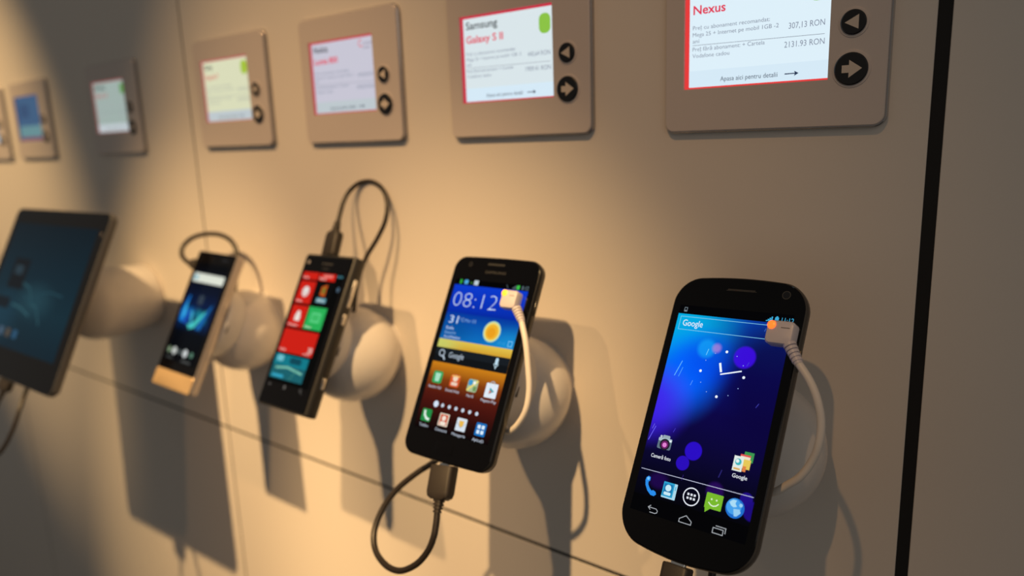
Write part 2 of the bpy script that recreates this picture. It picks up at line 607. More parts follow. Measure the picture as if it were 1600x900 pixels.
info_display(-1246.0, -7.0, 'info display cut off by the left edge of the photo', bgc=(170, 160, 150), frame=(150, 90, 80),
             content=text_page('Samsung', 'Galaxy', '499,00 RON', '1499,00 RON', None, soft=.5, sw=20, tw=24))

# ------------------------------------------------------------------ ball mounts
def phone_frame(t, rv):
    v = Vector(rv)
    R_ = Matrix.Rotation(v.length, 4, v.normalized())
    B_ = Matrix(((1, 0, 0, 0), (0, 0, -1, 0), (0, 1, 0, 0), (0, 0, 0, 1)))
    mt = R_ @ B_
    mt.translation = P(*t)
    return mt

def ball_mount(label, fr, thick, bx, by=355.0, bz=-161.0, R=36.5, padr=33.0, slot=True):
    base = P(bx, WALL, bz)
    t = thing('ball_mount', label, 'device mount', 'white ball mounts on the wall', Matrix.Translation(base))
    # ball: axis along -Y out of the wall
    depth = WALL - by
    prof = [(R * 0.80, 0.05), (R * 0.80, 2.0)]
    a0 = math.asin(min(1, (depth - 3) / R)) if depth < R + 3 else math.pi / 2
    ax = Matrix(((1, 0, 0, 0), (0, 0, -1, 0), (0, 1, 0, 0), (0, 0, 0, 1)))
    if depth >= R + 3:      # long neck
        prof = [(R * 0.86, 0.05), (R * 0.92, 3.0), (R, depth - 12), (R, depth)]
        start = 1
    else:
        prof = [(R * math.cos(a0) , 0.05)]
        start = 0
    for k in range(start, 31):
        a = -a0 + (a0 + math.pi / 2 - 0.25) * k / 30 if start == 0 else (math.pi / 2 - 0.25) * k / 30
        prof.append((R * math.cos(a), depth + R * math.sin(a)))
    bm = bmesh.new()
    add_lathe(bm, prof, ax, 64)
    mesh_obj('ball', bm, M_WHITE, t, ang=60)
    # pad between the ball and the back of the device
    loc = fr.inverted() @ P(bx, by, bz) / MM if False else (fr.inverted() @ P(bx, by, bz)) * 1000
    inv = Matrix.Translation(-base) @ fr
    padm = Matrix.Translation((loc.x, loc.y, 0))
    bm = bmesh.new()
    zc = loc.z
    zb = zc + math.sqrt(max(R * R - (padr - 4) ** 2, 1)) - 1.5
    add_lathe(bm, [(padr - 4, zb), (padr - 2.5, zb + 2), (padr - 1.2, -thick - 6), (padr, -thick - 5), (padr, -thick - 1), (padr - 0.8, -thick - 0.02)], padm, 56)
    pad = mesh_obj('mounting_pad', bm, M_PAD, t)
    pad.matrix_parent_inverse = Matrix.Identity(4)
    pad.matrix_local = inv
    if slot:
        bm = bmesh.new()
        for a in (-8,):
            r = math.radians(a)
            c = Vector((loc.x + (padr - 0.6) * math.cos(r), loc.y + (padr - 0.6) * math.sin(r), -thick - 3))
            add_box(bm, (c.x - 0.4, c.y - 3.2, c.z - 0.7), (c.x + 0.9, c.y + 3.2, c.z + 0.7), 0.3)
        mesh_obj('slot', bm, M_SLOT, pad)
    return t

def cord(pts, rad, mat, parent, name='cord'):
    return tube(name, pts, rad, mat, parent, 12, 8)

# ================================================================== phone at the right (large, blue wallpaper)
F1 = phone_frame((-128.45, 308.14, -129.07), (-0.53, -0.02, -0.10))
t = thing('smartphone', 'large rounded black smartphone with glowing blue wallpaper and white analogue clock dots', 'smartphone', 'display smartphones', F1)
slab('back_case', 66.4, 134.2, 12, [(-8.9, 4.5), (-8.2, 2.0), (-6.6, 0.5), (-4.8, 0.0)], M_MATTE, t, 2.6, 4.3)
slab('side_band', 67.9, 135.5, 12.5, [(-5.6, 0.7), (-5.0, 0.15), (-3.6, 0.0), (-1.6, 0.0), (-0.7, 0.5), (-0.4, 0.9)], M_GUN, t, 2.6, 4.3)
slab('front_glass', 66.6, 134.2, 12, [(-0.9, 0.0), (-0.35, 0.05), (-0.08, 0.4), (0.0, 1.0)], M_GLASS, t, 2.6, 4.3, ang=20)
g = Flat(0.02)
for i in range(24):
    g.rect(-5.6 + i * 0.58, 60.9, -5.25 + i * 0.58, 61.5, M_LOGO, same=i > 0)
g.rect(-6.4, 60.6, 8.9, 60.8, M_LOGO).build('earpiece_grille', t)
Flat(0.02).disc(23.3, 60.4, 2.0, pbr('lens_black', (0.004, 0.004, 0.006, 1), .2)).ring(23.3, 60.4, 2.0, 0.3, M_LOGO).build('front_camera', t)
box('power_button', (33.2, 26, -4.2), (34.35, 36, -2.2), M_GUN, t, 0.4)
slab('micro_port', 8.5, 3.0, 1.2, [(-0.5, 0), (0.3, 0)], M_SLOT, t, cx=0, cy=0).matrix_local = Matrix.Translation((0, -67.4 * MM, -4.4 * MM)) @ Matrix.Rotation(math.radians(90), 4, 'X')
WP1 = wallpaper('blue_glow_wallpaper',
    [(-43.7, (2, 2, 8)), (-33, (4, 3, 26)), (-20, (8, 4, 50)), (0, (10, 4, 70)), (20, (6, 20, 118)), (46.7, (4, 62, 170))],
    [(-32, 42, 44, 36, 0, (0, 172, 226), 1.0, 0.75),
     (-18, 17, 26, 30, -25, (0, 98, 255), 0.95, 0.8),
     (-32, 0, 26, 24, 0, (66, 34, 240), 0.85, 0.8),
     (-6, 26, 20, 18, 0, (0, 60, 230), 0.5, 0.8),
     (26, 16, 30, 42, 10, (8, 2, 60), 0.85, 0.6),
     (-9.4, 30.5, 6, 6, 0, (20, 170, 250), 0.6, 0.5),
     (-4.3, 31.3, 3.2, 3.2, 0, (160, 130, 215), 0.8, 0.7),
     (10.3, 28.7, 6.0, 6.0, 0, (60, 10, 225), 0.9, 0.25),
     (-3.9, -18.4, 4.6, 4.6, 0, (44, 12, 205), 0.9, 0.15),
     (-7.8, -24.9, 3.6, 3.6, 0, (44, 12, 195), 0.9, 0.15),
     (-17.6, -35.6, 7, 5, 0, (30, 5, 75), 0.9, 0.6),
     (10.5, -33.4, 5, 5, 0, (40, 8, 90), 0.9, 0.4),
     (25.3, -33.1, 3.2, 3.2, 0, (34, 14, 140), 0.9, 0.2),
     (29.0, -37.5, 4.6, 4.6, 0, (30, 10, 130), 0.9, 0.2)])
s = Flat(0.02)
s.rect(-28.9, -51.4, 28.9, 51.2, em(1, 1, 3)).rect(-28.9, -43.7, 28.9, 46.7, WP1)
S1 = s.build('screen', t, 'screen with deep blue wallpaper')
wht = em(235, 245, 255)
cyn = em(60, 170, 215)
Z = 0.06
Flat(Z).frame_rect(-26.2, 48.0, -24.7, 50.0, 0.22, em(130, 145, 155)).line([(-25.8, 48.4), (-25.1, 48.4)], .5, em(130, 145, 155)).build('status_icon', S1)
g = Flat(Z)
for i in range(4):
    g.rect(16.3 + i * 0.8, 47.2, 16.95 + i * 0.8, 47.7 + i * 0.62, cyn, same=i > 0)
g.rect(20.4, 47.1, 22.2, 49.5, cyn, r=.4).rect(20.9, 49.4, 21.7, 49.9, cyn).text('11:12', 23.6, 47.1, 2.5, cyn, width=5.6).build('status_icon', S1)
Flat(Z).line([(27, 45.3), (-27.1, 45.3), (-27.1, 38.6), (27, 38.6), (27, 45.3)], 0.25, em(130, 205, 235)).build('search_box', S1)
Flat(Z).text('Google', -25.3, 40.6, 3.2, wht, width=10.9).build('search_text', S1)
ck = Flat(Z)
for k in range(12):
    a = math.radians(90 - 30 * k)
    big = k % 3 == 0
    ck.disc(1.1 + 10.9 * math.cos(a), 19.3 + 10.9 * math.sin(a), 0.68 if big else 0.24, wht if big else em(150, 180, 235), n=16)
ck.line([(0.5, 20.4), (-0.8, 24.2)], 1.1, wht).line([(0.6, 19.1), (10.3, 22.0)], 0.65, wht)
ck.build('clock_widget', S1)
for a, b, w_, c in (((-20.5, 22.7), (-22.9, 15.1), .32, (110, 200, 255)), ((-19.4, 19.6), (-20.6, 15.0), .25, (90, 180, 255)), ((-8.3, 30.4), (-8.9, 27.4), .3, (120, 210, 255)),
                 ((-12.7, 14.0), (-13.3, 11.7), .28, (90, 160, 255)), ((17.2, 43.5), (16.9, 42.2), .25, (70, 110, 190)), ((21.6, 8.6), (20.6, 6.7), .3, (60, 60, 170)), ((12.9, 26.6), (12.2, 24.8), .25, (70, 70, 200)),
                 ((-26.0, -11.0), (-28.2, -18), .35, (110, 100, 255)), ((-26.9, -10.0), (-27.6, -12.4), .25, (120, 110, 240)), ((-15.5, -10), (-16.2, -12), .25, (70, 60, 200)), ((11.6, -23.6), (10.8, -27.0), .5, (40, 35, 110)), ((-6, -30), (-6.3, -32.5), .3, (45, 30, 110))):
    Flat(Z).line([a, b], w_, em(*c)).build('light_streak', S1)
Flat(Z).line([(-28.0, -31.9), (28.2, -31.5)], 0.3, em(185, 190, 215)).build('dock_line', S1)
# camera shortcut
g = Flat(Z)
g.rect(-22.8, -20.9, -15.6, -15.6, em(95, 115, 130), r=.8).rect(-20.8, -15.8, -17.0, -14.2, em(150, 170, 180), r=.5).rect(-22.8, -17.2, -15.6, -15.6, em(170, 190, 200), r=.5)
g.disc(-19.0, -18.6, 2.7, em(30, 30, 40)).disc(-19.0, -18.7, 1.9, em(110, 30, 100)).disc(-19.0, -18.8, 1.1, em(225, 130, 210)).rect(-16.9, -16.9, -15.9, -16.2, em(240, 245, 250)).disc(-21.6, -15.1, .6, em(190, 200, 210))
g.build('app_icon', S1)
Flat(Z).text('Camer\u0103 foto', -19.4, -25.6, 1.75, em(225, 230, 240), width=10.6, align='C', bold=.012).build('icon_caption', S1)
g = Flat(Z)
g.rect(20.2, -17.6, 24.6, -13.2, em(60, 150, 80)).rect(18.6, -20.0, 23.3, -14.6, em(225, 80, 80)).rect(18.8, -20.6, 23.2, -15.4, em(235, 225, 200)).rect(20.5, -20.8, 23.8, -16.6, em(230, 200, 90))
g.rect(16.0, -22.4, 20.4, -15.8, em(225, 235, 230)).disc(18.2, -18.3, 1.5, em(60, 180, 190)).disc(17.8, -18.0, .8, em(230, 240, 240)).rect(16.6, -21.8, 19.6, -21.0, em(220, 170, 90)).rect(20.6, -22.0, 22.2, -19.6, em(225, 130, 70))
g.build('app_icon', S1)
Flat(Z).text('Google', 20.2, -25.3, 1.75, em(225, 230, 240), width=7.0, align='C', bold=.012).build('icon_caption', S1)
# dock
g = Flat(Z)
bl = em(40, 140, 235)
g.poly([(-24.2, -35.5), (-23.2, -34.6), (-22.0, -35.0), (-21.9, -36.6), (-22.6, -37.2), (-22.4, -38.5), (-21.2, -40.0), (-20.0, -40.9), (-19.2, -40.4), (-17.8, -40.9), (-17.2, -42.0), (-18.2, -43.0), (-20.0, -42.9), (-22.2, -41.3), (-23.8, -39.0), (-24.4, -36.9)], bl)
g.poly([(-23.9, -35.6), (-23.1, -35.0), (-22.4, -35.4), (-22.5, -36.3), (-23.3, -36.6)], em(120, 200, 255)).build('app_icon', S1)
g = Flat(Z)
g.rect(-14.6, -42.3, -7.4, -35.0, em(170, 215, 235), r=.3).rect(-14.6, -41.6, -8.9, -35.0, em(45, 160, 205), r=.3).rect(-14.0, -40.9, -9.6, -35.8, em(25, 120, 175)).disc(-11.8, -37.6, 1.5, em(200, 235, 245)).rect(-13.6, -40.9, -10.0, -39.5, em(200, 235, 245), r=.5)
g.rect(-8.4, -38, -7.9, -36.2, em(80, 180, 215)).build('app_icon', S1)
g = Flat(Z).ring(0.2, -38.5, 4.1, 0.5, em(235, 240, 250))
for i in range(3):
    for j in range(2):
        g.rect(-1.9 + i * 1.6, -39.8 + j * 1.7, -0.9 + i * 1.6, -38.8 + j * 1.7, em(225, 230, 240), same=(i + j) > 0)
g.build('app_icon', S1)
g = Flat(Z)
gr_ = em(120, 185, 45)
g.rect(7.2, -41.2, 15.2, -34.4, gr_, r=.4).poly([(7.6, -41.0), (10.4, -41.0), (8.0, -43.2)], gr_).line([(8.9, -38.6), (10.0, -39.5), (11.3, -39.8), (12.6, -39.4), (13.6, -38.4)], .45, em(235, 245, 225)).disc(10.0, -37.0, .4, em(225, 240, 210)).disc(12.4, -37.0, .4, em(225, 240, 210))
g.build('app_icon', S1)
g = Flat(Z).disc(21.2, -38.0, 4.3, em(30, 110, 205)).disc(20.6, -37.4, 3.4, em(70, 160, 235))
g.poly([(18.2, -36.0), (19.6, -34.6), (21.4, -34.6), (21.0, -36.0), (22.0, -37.2), (20.4, -37.8), (19.2, -37.2)], em(170, 220, 245)).poly([(20.6, -38.4), (23.4, -38.0), (24.2, -39.4), (22.6, -41.2), (21.4, -41.4)], em(150, 205, 240)).disc(23.6, -36.2, .8, em(150, 205, 240)).build('app_icon', S1)
# navigation bar
nv = em(165, 170, 175)
Flat(Z).line([(-18.3, -50.4), (-15.6, -50.4), (-14.6, -49.9), (-14.5, -49.0), (-15.4, -48.3), (-19.3, -48.3)], .35, nv).line([(-18.4, -47.3), (-19.6, -48.3), (-18.4, -49.3)], .35, nv).build('navigation_icon', S1)
Flat(Z).line([(-3.0, -50.5), (3.0, -50.5), (3.0, -49.1), (0, -47.1), (-3.0, -49.1), (-3.0, -50.5)], .35, nv).build('navigation_icon', S1)
Flat(Z).frame_rect(13.5, -50.6, 18.3, -48.4, .35, nv).line([(14.6, -47.4), (19.3, -47.4), (19.3, -49.6)], .35, nv).build('navigation_icon', S1)

ball_mount('white ball mount mostly hidden behind the large rightmost smartphone', F1, 8.9, -125.5, padr=26.0)

def usb_plug(parent, m_, L=17, w=15.5, d=7.5, boot=7):
    """plug housing built along -z of m_ from the port: connector tip, housing, ribbed strain relief"""
    def lo(w_, d_, z):
        return [(m_ @ Vector((x, y, z))) for x, y in rrect(w_, d_, min(w_, d_) * .3, n=4, side=2)]
    bm = bmesh.new()
    add_loft(bm, [lo(7.2, 2.2, 0.3), lo(7.2, 2.2, -1.5)])
    mesh_obj('connector', bm, M_CHROME, parent)
    bm = bmesh.new()
    add_loft(bm, [lo(w * .94, d * .9, -1.0), lo(w, d, -1.6), lo(w, d, -L + 4), lo(w * .9, d, -L + 1.5), lo(w * .6, d * .85, -L), ])
    mesh_obj('plug_housing', bm, M_RUB2, parent)
    bm = bmesh.new()
    loops = []
    n = 4
    for i in range(n):
        z = -L - i * boot / n
        r = 6.0 - i * 0.5
        loops += [lo(r, r * .9, z), lo(r, r * .9, z - boot / n * .55), lo(r - 1.4, (r - 1.4) * .9, z - boot / n * .6), lo(r - 1.4, (r - 1.4) * .9, z - boot / n * .98)]
    add_loft(bm, loops)
    mesh_obj('strain_relief', bm, M_RUB2, parent)

def placed(parent_frame, name, label, cat, group=None):
    return thing(name, label, cat, group, parent_frame)

def dir_m(p, d, side=(0, 0, 1)):
    """matrix (mm) whose -z runs along d from p, y towards side"""
    z = -Vector(d).normalized()
    y = Vector(side)
    x = y.cross(z).normalized()
    y = z.cross(x)
    m_ = Matrix((x, y, z)).transposed().to_4x4()
    m_.translation = Vector(p)
    return m_

c = placed(F1, 'charging_cable', 'black cable plugged into the bottom of the large rightmost smartphone', 'cable', 'black charging cables')
usb_plug(c, dir_m((-0.6, -67.9, -4.4), (0.02, -1, 0)), L=20, w=13.5)
cord([(-0.6, -93, -4.4), (0, -104, -6), (4, -112, -14), (9, -108, -25), (8, -96, -32), (5, -84, -34), (3, -72, -33), (2, -58, -31), (0.5, -48, -30)], 1.9, M_RUB, c)

def security_sensor(fr, label, cx, cy, w, h, led, cordpts, d=6.5, ledmat=None):
    s_ = placed(fr, 'security_sensor', label, 'security sensor', 'white security sensors with cords')
    bm = bmesh.new()
    add_loft(bm, [[(x, y, z) for x, y in rrect(w - 2 * i, h - 2 * i, 2.2, n=5, side=2, cx=cx, cy=cy)] for z, i in ((0.15, 0.5), (0.6, 0), (d - 1.2, 0), (d - 0.3, 0.5), (d, 1.3))])
    mesh_obj('housing', bm, M_SENS, s_)
    Flat(d + 0.01).rect(cx + 0.5, cy + h * .17, cx + w * .36, cy + h * .17 + .35, M_SLOT).build('seam_mark', s_)
    bm = bmesh.new()
    add_lathe(bm, [(2.0, d - 0.2), (1.9, d + 0.25), (1.1, d + 0.6)], Matrix.Translation((led[0], led[1], 0)), 20)
    mesh_obj('indicator_light', bm, ledmat or M_LED, s_)
    p0, p1 = Vector(cordpts[0]), Vector(cordpts[1])
    bm = bmesh.new()
    n = 5
    dv = (p1 - p0)
    for i in range(n):
        a = p0 + dv * (i / n)
        b = p0 + dv * ((i + .7) / n)
        add_tube(bm, [a, (a + b) / 2, b], 2.9 - i * .14, 14, 2)
    add_tube(bm, [p0, (p0 + p1) / 2, p1 + dv * .08], 1.95, 12, 2)
    mesh_obj('strain_relief', bm, M_SENS, s_)
    cord(cordpts[1:], 1.75, M_CORD, s_)
    return s_

security_sensor(F1, 'white square sensor with red light and cord stuck on the blue wallpaper smartphone', 26.3, 41.0, 12.6, 11.0, (22.3, 44.0),
    [(31.0, 36.6, 4), (36.5, 28.8, 4), (42.6, 21.8, 3), (46.5, 14.6, 1), (48.4, 6.2, -3), (47.8, -2.8, -7), (44.9, -10.2, -11), (40.3, -17.2, -14), (34.9, -21.8, -16), (29.0, -26.2, -18), (22, -27, -22)])

# ================================================================== second phone (orange and blue home screen)
F2 = phone_frame((-277.58, 311.72, -126.33), (-0.514, -0.016, 0.015))
t = thing('smartphone', 'black smartphone showing a white 08:12 clock over an orange app screen', 'smartphone', 'display smartphones', F2)
slab('back_case', 65.9, 125.1, 8, [(-8.5, 3.5), (-7.8, 1.4), (-6.2, 0.3), (-4.4, 0.0)], M_MATTE, t, .6, .6)
slab('side_band', 66.1, 125.3, 8.2, [(-5.0, 0.3), (-4.4, 0.0), (-1.4, 0.0), (-0.6, 0.35), (-0.3, 0.8)], M_BLACKPL, t, .6, .6)
slab('front_glass', 64.6, 123.8, 7.5, [(-0.8, 0), (-0.25, 0.0), (-0.04, 0.3), (0.0, 0.8)], M_GLASS, t, .6, .6, ang=20)
g = Flat(0.02).rect(-6.5, 57.2, 6.5, 58.4, pbr('dark_mesh', (0.02, 0.02, 0.02, 1), .4), r=.5)
g.build('earpiece_grille', t)
Flat(0.02).text('SAMSUNG', 0.8, 52.0, 1.6, M_LOGO, width=15.5, align='C').build('maker_print', t)
Flat(0.02).disc(-19.9, 57.0, 1.3, pbr('lens_black', (0, 0, 0, 1))).ring(-19.9, 57.0, 1.3, .2, M_LOGO).build('front_camera', t)
slab('home_button', 13.0, 6.6, 1.6, [(0.0, 0), (0.15, 0.0), (0.25, 0.3)], M_GLASS, t, cx=-1.4, cy=-54.8)
box('power_button', (32.6, 30, -4.6), (33.6, 39, -2.6), M_BLACKPL, t, .4)
WP2 = wallpaper('sunset_wallpaper', [(-46.5, (10, 3, 4)), (-40, (34, 10, 8)), (-30, (70, 18, 12)), (-24, (84, 24, 14)), (-16, (130, 60, 16)), (-6.4, (205, 128, 24)), (2, (206, 150, 40)), (5, (216, 175, 60)), (8.5, (228, 196, 80)), (43.2, (10, 60, 190))],
    [(-30, 5.0, 26, 8, 0, (196, 208, 110), .8, .8)])
s = Flat(0.02)
s.rect(-28.0, -46.6, 28.0, 46.8, em(1, 1, 2)).rect(-28.0, -46.5, 28.0, 43.2, WP2)
S2 = s.build('screen', t, 'screen with orange and blue home page')
WPW = wallpaper('weather_picture', [(8.2, (12, 112, 190)), (25, (3, 56, 160)), (25.3, (2, 40, 160)), (28, (4, 46, 176)), (43.2, (8, 58, 205))],
    [(26, 8, 24, 16, 0, (24, 150, 215), .7, .8), (-20, 14, 22, 14, 0, (4, 72, 140), .5, .8)])
g = Flat(Z).rect(-28, 8.2, 28, 43.2, WPW).build('weather_widget', S2)
wh = em(205, 225, 250)
Flat(0.1).text('08:12', -25.6, 29.3, 9.6, wh, width=34.0, bold=-0.026, shear=0.0).build('clock_text', S2)
Flat(0.1).text('31', -24.4, 18.6, 4.8, wh, width=7.0).text('\u00b0C', -16.4, 20.2, 2.3, em(140, 180, 225), width=3.6).text('Mar 03', -12.0, 20.2, 2.1, em(120, 165, 220), width=8.5).build('date_text', S2)
g = Flat(0.1)
g.text('Buz\u0103u', -25.0, 14.6, 1.9, wh, width=6.0).text('Insorit', -25.0, 11.8, 1.7, em(150, 190, 230), width=8.5).text('AccuWeather', -25.0, 9.2, 1.6, wh, width=13)
g.build('weather_text', S2)
g = Flat(0.1).disc(10.1, 16.7, 6.4, em(170, 215, 190)).disc(10.1, 16.7, 5.6, em(240, 215, 110)).disc(10.1, 16.5, 4.6, em(240, 178, 45)).disc(9.8, 16.0, 3.0, em(236, 160, 30))
g.build('sun_icon', S2)
Flat(0.1).frame_rect(23.8, 9.6, 26.4, 12.6, .45, em(120, 195, 245)).text('17:12', 16.5, 10.0, 1.6, em(60, 160, 220), width=5).build('refresh_icon', S2)
g = Flat(Z)
g.rect(-24.5, 43.9, -22.8, 46.7, em(50, 170, 60), r=.4).disc(-19.6, 45.3, 1.5, em(60, 150, 220)).rect(-20.8, 44.0, -17.8, 46.6, em(80, 165, 220), r=.5).rect(-15.8, 44.4, -14.6, 45.6, em(60, 120, 60)).rect(-13.2, 43.8, -9.8, 46.8, em(190, 205, 215), r=.4)
g.build('status_icon', S2)
g = Flat(Z)
for i in range(4):
    g.rect(16.2 + i * 0.7, 43.8, 16.7 + i * 0.7, 44.6 + i * 0.5, em(90, 105, 110), same=i > 0)
g.rect(19.2, 43.7, 21.4, 46.3, em(60, 190, 70), r=.4).text('8:12', 22.9, 43.8, 2.4, em(110, 130, 140), width=5).line([(11.6, 46), (13, 44)], .4, em(80, 90, 95)).build('status_icon', S2)
g = Flat(0.1).rect(-28, -6.2, 28, 2.9, em(22, 28, 34)).rect(-28, -6.2, 28, -1.6, em(14, 18, 22))
g.ring(-22.6, -0.6, 2.2, .6, em(190, 205, 220)).line([(-21.2, -2.2), (-19.6, -4.2)], 1.0, em(190, 205, 220)).text('Google', -16.8, -2.6, 3.4, em(190, 205, 220), width=11.6)
g.rect(18.2, -2.2, 20.4, 2.0, em(190, 220, 235), r=1.0).ring(19.3, -1.4, 1.8, .4, em(190, 220, 235), 180, 360).rect(18.9, -4.4, 19.7, -3.0, em(190, 220, 235)).build('search_box', S2)
def icon(x, y, c1, fn, lab, lw, par, r=1.4, sz=7.4, ly=-6.8):
    g = Flat(0.1)
    g.rect(x - sz / 2, y - sz / 2, x + sz / 2, y + sz / 2, c1, r=r)
    fn(g, x, y)
    g.build('app_icon', par)
    Flat(0.1).text(lab, x, y + ly, 1.7, em(200, 210, 225), width=lw, align='C').build('icon_caption', par)
icon(-20.7, -15.4, em(40, 160, 85), lambda g, x, y: g.poly([(x - 2.2, y + 2.5), (x + 2.2, y + 2.5), (x + 1.6, y - 2.6), (x - 1.6, y - 2.6)], em(170, 225, 195)), 'Readers Hub', 10, S2)
icon(-6.9, -15.7, em(215, 90, 45), lambda g, x, y: g.disc(x, y + 1.5, 1.9, em(240, 215, 190)).rect(x - 2.4, y - 2.8, x + 2.4, y - .8, em(235, 205, 185), r=.8).rect(x - 3, y + 2.4, x + 3, y + 3.2, em(240, 190, 100)), 'Social Hub', 10.6, S2)
icon(6.8, -16.3, em(170, 190, 150), lambda g, x, y: g.rect(x - 3.3, y, x - .4, y + 3.2, em(60, 150, 205)).line([(x - 3.2, y - 3), (x + 3.2, y + 3)], 1.2, em(235, 215, 110)).rect(x + .8, y - 3, x + 3.2, y - .3, em(110, 150, 90)).disc(x + 1, y + 1.8, 1.0, em(240, 245, 240)), 'Hart\u0103', 5, S2)
icon(20.7, -17.0, em(225, 235, 245), lambda g, x, y: g.ring(x, y + 3.6, 1.9, .5, em(170, 190, 200), 0, 180).poly([(x - 1.2, y + 1.8), (x + 2.2, y - 0.2), (x - 1.2, y - 2.2)], em(50, 160, 170)).poly([(x - 1.2, y + .2), (x + .6, y - .3), (x - 1.2, y - 2.2)], em(210, 110, 90)), 'Magazin Play', 11, S2, r=.6, sz=8.4)
for i in range(7):
    Flat(0.1).disc(-16.1 + 5.2 * i, -31.1 - .05 * i, 1.9 if i == 0 else 1.15, em(215, 228, 245) if i == 0 else em(200, 210, 225)).build('page_dot', S2)
icon(-21.0, -38.7, em(35, 140, 70), lambda g, x, y: g.line([(x - 1.8, y + 2.4), (x - 1.3, y), (x + .4, y - 1.8), (x + 2.4, y - 2.3)], 1.5, em(225, 240, 230)), 'Telefon', 7, S2, r=.9)
icon(-7.2, -39.1, em(225, 205, 185), lambda g, x, y: g.rect(x - 2.8, y - 3, x + 2.8, y + 3, em(205, 90, 60)).disc(x, y + .9, 1.5, em(240, 225, 210)).rect(x - 2.2, y - 3, x + 2.2, y - 1.0, em(240, 225, 210), r=.8), 'Contacte', 9, S2, r=.5)
icon(6.3, -39.4, em(215, 225, 235), lambda g, x, y: g.poly([(x - 1.9, y + 2.2), (x + 1.9, y + 2.2), (x + 1.4, y - .6), (x, y - 1.6), (x - 1.4, y - .6)], em(235, 185, 80)).line([(x - 3.2, y + 1.0), (x, y - 1.8), (x + 3.2, y + 1.0)], .3, em(150, 165, 185)), 'Mesagerie', 10, S2, r=.5)
icon(20.6, -39.4, em(20, 110, 185), lambda g, x, y: (g.rect(x - 2.5, y + .4, x - .4, y + 2.5, em(215, 235, 250), r=.4), g.rect(x + .4, y + .4, x + 2.5, y + 2.5, em(215, 235, 250), r=.4), g.rect(x - 2.5, y - 2.5, x - .4, y - .4, em(215, 235, 250), r=.4), g.rect(x + .4, y - 2.5, x + 2.5, y - .4, em(215, 235, 250), r=.4)), 'Aplica\u021bii', 8, S2, r=.8)

ball_mount('white ball mount with its cord, behind the smartphone showing 08:12', F2, 8.5, -280.1)
c = placed(F2, 'charging_cable', 'thick black cable looping from the bottom of the smartphone showing 08:12', 'cable', 'black charging cables')
usb_plug(c, dir_m((-0.8, -62.9, -4.2), (0.14, -1, 0)), L=20, w=16.5, d=8, boot=8)
cord([(3.1, -90.2, -4.4), (4.2, -96, -4.6), (4.6, -103, -5), (1.5, -111.6, -7), (-5.7, -120.7, -9), (-18.3, -127.9, -12), (-32.5, -128.8, -15), (-46.2, -124.1, -18), (-53.5, -114.4, -20), (-53.8, -100.5, -22), (-48.7, -87.1, -24), (-38.8, -74.5, -26), (-29.6, -65.3, -28), (-20, -54, -31), (-12, -44, -34)], 1.9, M_RUB, c)
security_sensor(F2, 'white square sensor with glowing amber light and cord on the screen showing 08:12', 20.0, 36.0, 11.2, 11.0, (16.6, 39.2),
    [(26.0, 31.4, 4), (31.6, 24.6, 4), (37.6, 12.8, 3), (41.6, -1.0, 0), (43.6, -11.8, -3), (42.8, -22.4, -6), (37.5, -30.8, -10), (29.8, -36.2, -14), (22, -34, -19)], ledmat=M_LEDY)

# ================================================================== third phone (tiles)
F3 = phone_frame((-436.3, 312.38, -131.98), (-0.507, -0.022, -0.043))
t = thing('smartphone', 'narrow square-cornered black smartphone with red and green screen tiles', 'smartphone', 'display smartphones', F3)
bm = bmesh.new()
loops = []
for k in range(13):      # barrel-sided body
    a = math.radians(-78 + 156 * k / 12)
    loops.append([(x, y, -5.6 + 6.0 * math.sin(a) * 0.93) for x, y in rrect(61.2 - 2 * 3.4 * (1 - math.cos(a)), 116.5 - 0.8 * (1 - math.cos(a)), 1.8, n=4, side=2)])
add_loft(bm, loops)
mesh_obj('body_shell', bm, M_MATTE, t, ang=50)
slab('front_glass', 56.8, 113.5, 1.6, [(-0.4, 0), (0.05, 0.1), (0.25, 0.5)], M_GLASS, t, ang=20)
slab('silver_camera', 2.6, 2.6, 1.3, [(0.2, 0), (0.4, 0)], M_SILVER, t, cx=-22.5, cy=51.5)['label'] = 'silver ringed front camera'
Flat(0.3).rect(-6.0, 50.6, 7.2, 51.4, M_LOGO, r=.3).build('earpiece_grille', t)
Flat(0.3).text('NOKIA', 0.5, 46.6, 1.4, M_LOGO, width=8, align='C').build('maker_print', t)
for y0, y1 in ((22.0, 42.5), (9.0, 17.0), (-37.5, -29.5)):
    box('side_button', (29.4, y0, -7.4), (31.1, y1, -4.6), M_CHROME, t, .5)
s = Flat(0.3)
s.rect(-25.0, -40.3, 24.2, 44.5, em(2, 2, 2))
S3 = s.build('screen', t, 'screen with red, green and teal tiles')
red_ = em(205, 30, 18)
wt = em(225, 225, 215)
def tile(x0, y0, x1, y1, mt, fn=None):
    g = Flat(0.34).rect(x0, y0, x1, y1, mt)
    if fn:
        fn(g)
    g.build('tile', S3)
tile(-24.2, 38.0, -5.2, 43.8, red_, lambda g: g.text('Oameni', -23, 38.8, 1.7, wt, width=7))
tile(-4.0, 38.0, 15.4, 43.6, red_, lambda g: g.text('Mesaje', -3, 38.8, 1.7, wt, width=8).rect(1, 40.5, 12, 42.8, em(230, 120, 110)))
tile(-24.2, 19.4, -5.0, 36.6, red_, lambda g: g.disc(-14.6, 28.6, 4.2, em(225, 205, 200)).disc(-14.6, 29.8, 1.8, em(230, 230, 225)).text('Telefon', -23, 20.4, 1.7, wt, width=8))
tile(-3.8, 19.6, 16.0, 36.6, em(6, 6, 6), lambda g: g.poly([(3, 27), (3, 33.5), (9.5, 35.5), (9.5, 26)], em(190, 80, 25)).rect(5, 28.5, 8, 33, em(90, 120, 40)).rect(1, 21.5, 12.5, 25, em(90, 150, 165)).text('Office', 2, 22.2, 2.2, wt, width=9))
